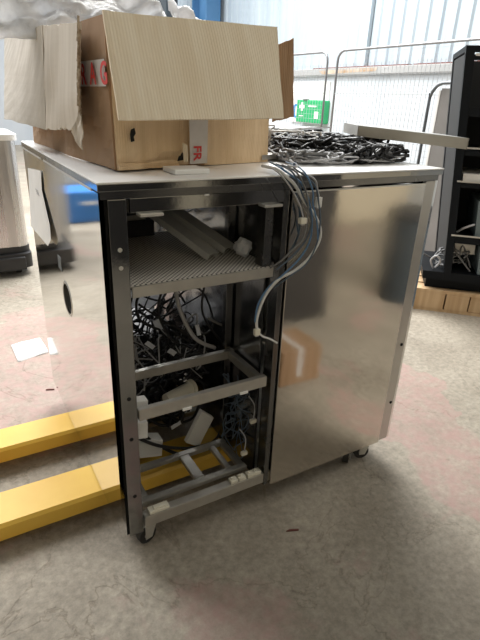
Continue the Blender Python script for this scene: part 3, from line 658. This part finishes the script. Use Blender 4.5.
wrap_sheet('bubble_wrap', [(.42, .50, 1.44), (.60, .50, 1.44), (.565, .55, 1.515), (.425, .62, 1.60)], .02, 6, 'wrap', 'small peak of bubble wrap rising behind the front flap', 18, 14)
def lump(name, c, r, m, seed, lb, cat='packing'):
    o = blob(name, c, r, m, seed, .22, 4, 1.6)
    for p in o.data.polygons: p.use_smooth = True
    return tag(o, lb, cat)
lump('packing_bag', (.33, .62, 1.34), (.15, .20, .10), 'film', 8, 'pale plastic packing bag filling the inside of the cardboard box')

# ================================================================== NOTE, PAPER ON FLOOR
n1 = [at(28, 168, 0, -.004), at(41, 171, 0, -.004), at(42, 190, 0, -.005), at(50, 226, 0, -.008), at(51, 240, 0, -.012), at(48, 246, 0, -.015), at(31, 226, 0, -.012), at(30, 200, 0, -.006)]
nt_ = thing('paper_note', 'white paper note hanging on the polished left side panel', 'paper', (-.006, .85, .95))
bm = new_bm(); add_prism(bm, n1, (-.0008, 0, 0)); obj('sheet', bm, 'paper', nt_)
bm = new_bm()
for i in range(3):
    p = at(36.5+i*.7, 190+i*2.2, 0, -.0075); add_box(bm, p-Vector((.0003, .025, .002)), p+Vector((.0003, .025, .002)))
obj('printed_lines', bm, 'calt', nt_)
bm = new_bm(); add_sheet(bm, [at(18, 362, 2, .002), at(49, 352, 2, .002), at(40, 338, 2, .012), at(11, 345, 2, .004)], .001, 8, 6, .006, 2); tag(obj('paper_sheet', bm, 'paper', None, True), 'loose white sheet of paper on the concrete floor', 'paper')
# floor chips
for px, py, s, lb in ((50, 390, .018, 'dark splinter on the floor between the paper and the yellow forks'), (292, 531, .02, 'thin dark splinter on the bare floor in front of the door')):
    p = at(px, py, 2, 0); bm = new_bm(); add_prism(bm, [p+Vector((-s, s*.3, .0005)), p+Vector((s, -s*.5, .0005)), p+Vector((s*1.1, -s*.3, .0005)), p+Vector((-s*.3, s*.35, .0005))], (0, 0, .005)); tag(obj('splinter', bm, 'redline'), lb, 'debris')

# ================================================================== PALLET TRUCK
pt = thing('pallet_truck', 'yellow pallet truck with two forks pushed under the cabinet', 'pallet truck', (-1.35, .49, 0))
def fork(y0, y1, lab=None):
    zt = .092; t = .006; h = .058
    bm = new_bm()
    prof = [(y0, zt-h), (y0, zt-.010), (y0+.010, zt), (y1-.010, zt), (y1, zt-.010), (y1, zt-h), (y1-t, zt-h), (y1-t, zt-.012), (y0+t, zt-.012), (y0+t, zt-h)]
    add_prism(bm, [(-1.15, y, z) for y, z in prof], (1.72, 0, 0)); f = obj('fork', bm, 'yellow', pt)
    bm = new_bm(); add_prism(bm, [(.57, y0, zt-h), (.57, y1, zt-h), (.57, y1-.01, zt), (.57, y0+.01, zt)], (.02, 0, 0)); add_prism(bm, [(.59, y0+.01, zt-h), (.59, y1-.01, zt-h), (.59, y1-.03, zt-.005), (.59, y0+.03, zt-.005)], (.06, 0, -.0)); obj('fork_tip', bm, 'yellow', f)
    bm = new_bm(); yc = (y0+y1)/2; add_cyl(bm, (.40, yc-.035, .036), (.40, yc+.035, .036), .036, 20); obj('load_roller', bm, 'rubber', f)
fork(.232, .396); fork(.620, .765)
bm = new_bm(); add_box(bm, (-1.30, .24, .05), (-1.15, .76, .30), .02); obj('bridge', bm, 'yellow', pt)
bm = new_bm(); add_cyl(bm, (-1.38, .5, .14), (-1.38, .5, .50), .05, 20); obj('pump', bm, 'yellow', pt)
bm = new_bm(); add_tube(bm, [(-1.38, .5, .45), (-1.44, .5, .8), (-1.52, .5, 1.15)], .016, 8); add_tube(bm, [(-1.52, .40, 1.22), (-1.52, .38, 1.15), (-1.52, .5, 1.12), (-1.52, .62, 1.15), (-1.52, .60, 1.22)], .012, 8); obj('handle', bm, 'black', pt)
for y in (.44, .56):
    bm = new_bm(); add_cyl(bm, (-1.38, y-.025, .09), (-1.38, y+.025, .09), .09, 24); obj('steer_wheel', bm, 'rubber', pt)

# ================================================================== LEFT MACHINE
mc = thing('stainless_drum_unit', 'tall rounded stainless unit on a black wheeled base at the left', 'machine', (-.05, 3.0, 0))
def rrect(bm, x0, x1, y0, y1, z0, z1, r, n=8):
    pts = []
    for cx, cy, a0 in ((x1-r, y1-r, 0), (x0+r, y1-r, PI/2), (x0+r, y0+r, PI), (x1-r, y0+r, 1.5*PI)):
        for k in range(n+1): a = a0+PI/2*k/n; pts.append((cx+r*math.cos(a), cy+r*math.sin(a), z0))
    return add_prism(bm, pts, (0, 0, z1-z0))
bm = new_bm(); rrect(bm, -.47, .22, 2.98, 3.6, .21, .99, .08); obj('body', bm, 'smoke', mc, False)
bm = new_bm(); rrect(bm, -.474, .224, 2.976, 3.604, .17, .215, .08); obj('black_band', bm, 'black', mc)
bm = new_bm(); rrect(bm, -.49, .235, 2.96, 3.62, .99, 1.03, .08); obj('lid', bm, 'rim', mc)
bm = new_bm(); add_tube(bm, [(-.02, 2.972, .2), (-.02, 2.972, .98)], .008, 8); add_tube(bm, [(-.28, 2.972, .2), (-.28, 2.972, .98)], .008, 8); obj('seam_rib', bm, 'zinc', mc)
bm = new_bm(); rrect(bm, -.56, .225, 2.93, 3.66, .06, .168, .05); add_box(bm, (-.1, 2.9, .05), (.17, 2.95, .15), .01); obj('base', bm, 'black', mc)
for x in (-.45, .12):
    for y in (3.02, 3.55):
        bm = new_bm(); add_cyl(bm, (x-.02, y, .035), (x+.02, y, .035), .035, 18); obj('wheel', bm, 'rubber', mc)
bm = new_bm(); add_box(bm, (-.1, 2.9285, .10), (.02, 2.93, .13)); obj('base_slot', bm, 'hole', mc)
# white crates further behind on the left
for k, (x, y, z, sx, sy, sz, lb) in enumerate(((-.45, 4.0, 0, .5, .5, 1.25, 'white upright carton behind the rounded stainless unit'), (-.1, 5.4, 0, .5, .5, 1.45, 'tall white carton far behind the stainless unit'))):
    c_ = thing('white_carton', lb, 'carton', (x, y, z)); bm = new_bm(); add_box(bm, (x-sx/2, y-sy/2, z), (x+sx/2, y+sy/2, z+sz), .01); obj('body', bm, 'white', c_)
    bm = new_bm(); add_box(bm, (x-.03, y-sy/2-.001, z+.4), (x+.03, y+sy/2+.001, z+sz+.001)); obj('tape_strip', bm, 'tape', c_)

# ================================================================== MESH CAGES
def cage(y_hi, y_lo, lb, x=3.6, zt=1.835, r=.10):
    c_ = thing('roll_cage', lb, 'cage', (x, (y_hi+y_lo)/2, 0), 'mesh cage side panels')
    pts = [(x, y_hi, .12)]
    pts += [(x, y_hi, zt-r)]+[(x, y_hi-r+r*math.cos(a), zt-r+r*math.sin(a)) for a in (PI/8, PI/4, 3*PI/8)]+[(x, y_hi-r, zt)]
    pts += [(x, y_lo+r, zt)]+[(x, y_lo+r-r*math.sin(a), zt-r+r*math.cos(a)) for a in (PI/8, PI/4, 3*PI/8)]+[(x, y_lo, zt-r), (x, y_lo, .12)]
    bm = new_bm(); add_tube(bm, pts, .013, 8, 1); obj('tube_frame', bm, 'cage', c_, True)
    bm = new_bm(); n = int((y_hi-y_lo)/.05)
    for i in range(1, n): y = y_lo+(y_hi-y_lo)*i/n; add_box(bm, (x-.0015, y-.0015, .15), (x+.0015, y+.0015, zt-.12))
    for k in range(34): z = .15+k*.05; add_box(bm, (x+.0015, y_lo, z-.0015), (x+.0045, y_hi, z+.0015))
    add_box(bm, (x-.006, y_lo, 1.42), (x+.006, y_hi, 1.428)); obj('wire_mesh', bm, 'mesh', c_)
    bm = new_bm(); add_bar(bm, (x, y_lo, .14), (x, y_hi, .14), .03, .03)
    obj('bottom_bar', bm, 'cage', c_)
    for y in (y_lo+.06, y_hi-.06):
        bm = new_bm(); add_cyl(bm, (x-.015, y, .055), (x+.015, y, .055), .055, 18); add_box(bm, (x-.02, y-.02, .05), (x+.02, y+.02, .13)); obj('wheel', bm, 'rubber', c_)
cage(5.15, 3.74, 'wire mesh cage panel in front of the green first aid box')
cage(3.57, 1.70, 'wire mesh cage panel behind the steel tray lid')
# grey trolley with tube hoop behind rack
tl = thing('board_trolley', 'dark tube hoop trolley holding a grey board beside the black rack', 'trolley', (3.25, 1.6, 0))
x = 3.25; pts = [(x, 1.955, .0), (x, 1.955, 1.30), (x, 1.95, 1.40), (x, 1.92, 1.46), (x, 1.87, 1.495), (x, 1.78, 1.503), (x, 1.40, 1.503), (x, 1.31, 1.46), (x, 1.28, 1.38), (x, 1.28, .0)]
bm = new_bm(); add_tube(bm, pts, .013, 8, 2); obj('hoop', bm, 'cagedark', tl, True)
bm = new_bm(); add_box(bm, (x+.016, 1.30, .1), (x+.046, 1.865, 1.465), .004); obj('board', bm, 'beige', tl)
bm = new_bm(); add_box(bm, (x+.013, 1.867, .1), (x+.05, 1.888, 1.45), .002); obj('board_edge', bm, 'white', tl)

# ================================================================== FIRST AID, SIGN
fa = thing('first_aid_box', 'green first aid box with white cross mounted on the white wall', 'first aid box', (4.92, 6.0, 1.0))
bm = new_bm(); add_box(bm, (4.82, 5.27, 1.03), (4.958, 5.93, 1.36), .02); obj('case', bm, 'green', fa)
bm = new_bm(); yc, zc = 5.78, 1.26; add_box(bm, (4.816, yc-.07, zc-.022), (4.8195, yc+.07, zc+.022)); add_box(bm, (4.8155, yc-.022, zc-.062), (4.8192, yc+.022, zc+.062)); obj('white_cross', bm, 'white', fa)
bm = new_bm(); add_box(bm, (4.816, 5.42, 1.262), (4.8195, 5.62, 1.282)); add_box(bm, (4.816, 5.74, 1.12), (4.8195, 5.85, 1.135)); add_box(bm, (4.816, 5.36, 1.10), (4.8195, 5.46, 1.2)); obj('printed_lines', bm, 'white', fa)
bm = new_bm(); add_box(bm, (4.81, 5.66, 1.352), (4.86, 5.76, 1.372), .005); obj('handle', bm, 'black', fa)
sg = thing('safety_sign', 'blue safety sign left of the green first aid box', 'sign', (4.95, 6.1, 1.1)); bm = new_bm(); add_box(bm, (4.94, 5.97, 1.02), (4.958, 6.22, 1.38)); obj('board', bm, 'white', sg)
bm = new_bm(); add_cyl(bm, (4.9395, 6.09, 1.19), (4.936, 6.09, 1.19), .11, 24); obj('blue_disc', bm, 'sign', sg)
bm = new_bm(); add_box(bm, (4.934, 6.07, 1.12), (4.9355, 6.11, 1.26)); obj('symbol', bm, 'white', sg)
bm = new_bm(); add_box(bm, (4.935, 5.3, 1.36), (4.958, 6.4, 1.62)); sgn = obj('notice_board', bm, 'white'); tag(sgn, 'white notice board above the green first aid box', 'notice board')

# ================================================================== RACK
rA = Vector((2.528, 1.050, 0)); rd = Vector((.712926, -.701239, 0)); rn = Vector((.701239, .712926, 0)); LEAN = -.10
def rp(s, d, z):  # rack coordinates: along front, depth, height
    return rA+rd*(s-(z-.9)*math.tan(-LEAN))+rn*d+Vector((0, 0, z))
def rp0(s, d, z): return rA+rd*s+rn*d+Vector((0, 0, z))
def rbox(bm, s0, s1, d0, d1, z0, z1, f=None):
    f = f or rp; V = [bm.verts.new(f(s, d, z)) for z in (z0, z1) for s, d in ((s0, d0), (s1, d0), (s1, d1), (s0, d1))]
    for F in ((0, 3, 2, 1), (4, 5, 6, 7), (0, 1, 5, 4), (1, 2, 6, 5), (2, 3, 7, 6), (3, 0, 4, 7)): bm.faces.new([V[i] for i in F])
    return bm
rk = thing('equipment_rack', 'tall black equipment rack standing on a timber pallet at the right', 'rack', rp0(.5, .3, .16))
RW = 1.0
for s, d in ((.0, 0), (RW-.05, 0), (0, .55), (RW-.05, .55)):
    bm = new_bm(); rbox(bm, s+.015, s+.065, d, d+.05, .236, 1.66); obj('upright', bm, 'rack', rk)
bm = new_bm(); rbox(bm, .065, RW-.035, .0, .05, 1.628, 1.66); rbox(bm, .065, RW-.035, .55, .6, 1.628, 1.66); rbox(bm, .015, .065, .05, .55, 1.628, 1.66); obj('top_frame', bm, 'rack', rk)
bm = new_bm(); rbox(bm, .07, RW-.04, -.004, -.001, 1.606, 1.62); obj('light_strip', bm, 'whiteb', rk)
for z, h in ((1.28, .05), (1.055, .03), (.86, .03), (.50, .045), (.235, .055)):
    bm = new_bm(); rbox(bm, .066 if z > .3 else -.12, RW-.036, .002, .55, z, z+h); obj('shelf', bm, 'rack', rk)
for z in (1.095, .893, .547):
    bm = new_bm(); rbox(bm, .04, RW-.036, -.006, -.001, z, z+.010); obj('shelf_edge', bm, 'zinc', rk)
bm = new_bm(); rbox(bm, .066, RW-.036, .552, .57, .30, 1.62); obj('back_panel', bm, 'rackpanel', rk)
bm = new_bm(); rbox(bm, .02, .03, .052, .548, .30, 1.62); obj('side_sheet', bm, 'rackpanel', rk)
# white boards on shelf
bm = new_bm(); rbox(bm, .075, .62, .01, .4, .893, .945); tag(obj('foam_board', bm, 'whiteb'), 'chipped white board lying on the rack shelf', 'board')
def instrument(s0, s1, z0, z1, lb):
    g = thing('instrument_box', lb, 'instrument', rp(s0, .1, z0)); bm = new_bm(); rbox(bm, s0, s1, .03, .4, z0, z1); obj('case', bm, 'instr', g)
    bm = new_bm(); rbox(bm, s0+.05, s0+.16, .026, .0295, z0+.06, z1-.04); obj('display', bm, 'instrd', g)
    bm = new_bm(); 
    for k in range(3): rbox(bm, s0+.2+k*.04, s0+.22+k*.04, .022, .0295, z0+.05, z0+.07)
    obj('knob', bm, 'black', g)
instrument(.19, .62, .546, .78, 'grey green instrument box on the middle rack shelf')
instrument(.235, .70, .292, .478, 'grey green instrument box on the lowest rack shelf')
def rtube(pts, r, m, lb):
    bm = new_bm(); add_tube(bm, [rp(*p) for p in pts], r, 6); tag(obj('cable', bm, m, None, True), lb, 'cable')
rtube([(.08, .06, .56), (.12, .03, .60), (.18, .02, .63)], .008, 'calt', 'pale cable bending into the grey instrument box on the middle shelf')
rtube([(-.05, .05, .30), (-.07, .03, .36), (-.04, .0, .40), (-.01, .02, .36), (-.04, .03, .31)], .007, 'calt', 'pale coiled cable at the lower left of the black rack')
g = bpy.data.objects
q = random.Random(5); bm = new_bm()
for i in range(16):
    a = Vector((q.uniform(-.06, .2), q.uniform(.04, .2), q.uniform(.30, .42))); add_tube(bm, [rp(a.x, a.y, a.z), rp(a.x+q.uniform(-.06, .06), a.y+.03, a.z+q.uniform(-.02, .05)), rp(min(a.x+q.uniform(-.1, .1), .22), a.y, .30+q.random()*.08)], .006, 5)
tag(obj('wire_tangle', bm, 'cagr', None, True), 'grey cables heaped beside the lowest instrument box on the rack', 'wires', kind='stuff')
bm = new_bm(); rbox(bm, .085, .215, .10, .30, .41, .475); tag(obj('grey_tray', bm, 'galv'), 'small grey tray above the cables on the lowest rack shelf', 'tray')
# pallet
pa = thing('timber_pallet', 'light timber pallet under the black equipment rack', 'pallet', rp0(.4, .3, 0))
for k in range(5):
    bm = new_bm(); rbox(bm, -.25, 1.15, .0+k*.155, .13+k*.155, .135, .158, rp0); obj('deck_board', bm, 'wood', pa)
for s in (-.25, .13, .42, 1.0):
    bm = new_bm(); rbox(bm, s, s+(.37 if s < 0 else .15), .0, .12, .022, .134, rp0); obj('block', bm, 'wood', pa)
bm = new_bm(); rbox(bm, -.25, 1.15, .002, .11, .0, .021, rp0); obj('bottom_board', bm, 'wood', pa)
bm = new_bm(); rbox(bm, .29, 1.0, .006, .11, .024, .133, rp0); obj('stringer', bm, 'wood', pa)
bm = new_bm(); rbox(bm, -.02, 1.0, .06, .56, .1585, .2335, rp0); tag(obj('plinth_board', bm, 'rack'), 'black plinth between the timber pallet and the rack', 'plinth')

# ================================================================== THINGS SEEN ONLY AS REFLECTIONS, AND MADE-UP ONES
bc = thing('blue_crate', 'blue plastic crate low on the floor, reflected in the left panel', 'crate', (-.95, 4.7, 0))
bm = new_bm(); add_box(bm, (-1.45, 4.5, .0), (-.62, 5.0, .34), .02); obj('body', bm, 'bluecrate', bc)
bm = new_bm(); add_box(bm, (-1.2, 4.485, .2), (-1.0, 4.4995, .235), .003); obj('handle', bm, 'white', bc)
gc = thing('grey_cupboard', 'grey steel cupboard behind the blue crate, reflected in the left panel', 'cupboard', (-1.2, 7.2, 0))
bm = new_bm(); add_box(bm, (-2.6, 7.0, .0), (-.5, 7.6, 1.2), .01); obj('body', bm, 'wallg', gc)
for x0 in (-2.56, -1.53):
    bm = new_bm(); add_box(bm, (x0, 6.985, .05), (x0+.99, 6.9995, 1.15), .003); obj('door', bm, 'wallg', gc)
dc = thing('dark_locker', 'tall dark locker standing off to the right, reflected in the door', 'locker', (1.5, -1.5, 0))
bm = new_bm(); add_box(bm, (1.15, -1.75, 0), (1.80, -1.27, 1.9), .01); obj('body', bm, 'lockerm', dc)
bm = new_bm(); add_box(bm, (1.17, -1.269, .1), (1.78, -1.255, 1.85), .004); obj('door', bm, 'lockerm', dc)
tb = thing('brown_carton', 'brown carton on the floor off to the right, reflected low in the door', 'carton', (1.12, -.75, 0))
bm = new_bm(); add_box(bm, (1.0, -.86, 0), (1.24, -.64, .20), .006); obj('body', bm, 'card', tb)
bm = new_bm(); add_box(bm, (1.10, -.861, .04), (1.13, -.639, .201)); obj('tape_strip', bm, 'tape', tb)
dd = thing('bystander_stand_in', 'dark grey drum standing in for a bystander off to the right, reflected near the door edge', 'drum', (2.55, -1.2, 0))  # drum shape added in place of a person seen reflected
bm = new_bm(); add_cyl(bm, (2.6, -1.3, 0), (2.6, -1.3, .62), .2, 32, .22); obj('body', bm, 'greysteel', dd)
bm = new_bm(); add_cyl(bm, (2.6, -1.3, .621), (2.6, -1.3, .66), .235, 32, .20); obj('lid', bm, 'black', dd)
pn_ = tag(obj('roller_door', add_box(new_bm(), (2.6, -3.499, 0), (4.9, -3.46, 2.6)), 'wallw'), 'beige sheet door on the wall behind the viewer, reflected in the cabinet', 'door')
for x0, lb in ((-.9, 'black cupboard added behind the viewer to darken reflections, left of its twin'), (.32, 'black cupboard added behind the viewer to darken reflections, right of its twin')):
    bk_ = thing('dark_reflection_cupboard', lb, 'cupboard', (x0+.55, -3.2, 0))  # unseen cupboard added so the polished posts mirror something dark
    bm = new_bm(); add_box(bm, (x0, -3.44, 0), (x0+1.15, -2.95, 1.75), .01); obj('body', bm, 'lockerm', bk_)
    for k in (0, 1):
        bm = new_bm(); add_box(bm, (x0+.02+.56*k, -2.949, .08), (x0+.57+.56*k, -2.93, 1.7), .004); d_ = obj('door', bm, 'lockerm', bk_)
        bm = new_bm(); add_box(bm, (x0+.5+.12*k, -2.929, .9), (x0+.52+.12*k, -2.9, 1.05), .003); obj('handle', bm, 'zinc', d_)
# scraps caught in the lower wiring
q = random.Random(77)
for k, (px, py, lb) in enumerate(((150, 345, 'pale scrap in the nest by the left post'), (172, 352, 'pale scrap in the nest above the back bar'), (198, 330, 'pale scrap high in the nest'), (158, 325, 'pale scrap under the looping cable'), (176, 425, 'pale scrap beside the slanted white bracket'), (228, 400, 'pale scrap at the right of the nest'))):
    p = at(px, py, 1, .29); a = q.uniform(0, 3); dx = Vector((math.cos(a), .3, math.sin(a)))*q.uniform(.012, .022); dy = Vector((-math.sin(a), .2, math.cos(a)))*q.uniform(.006, .012)
    bm = new_bm(); add_sheet(bm, [p-dx-dy, p+dx-dy, p+dx+dy, p-dx+dy], .002, 3, 3, .004, k); tag(obj('scrap', bm, 'film'), lb, 'scrap')
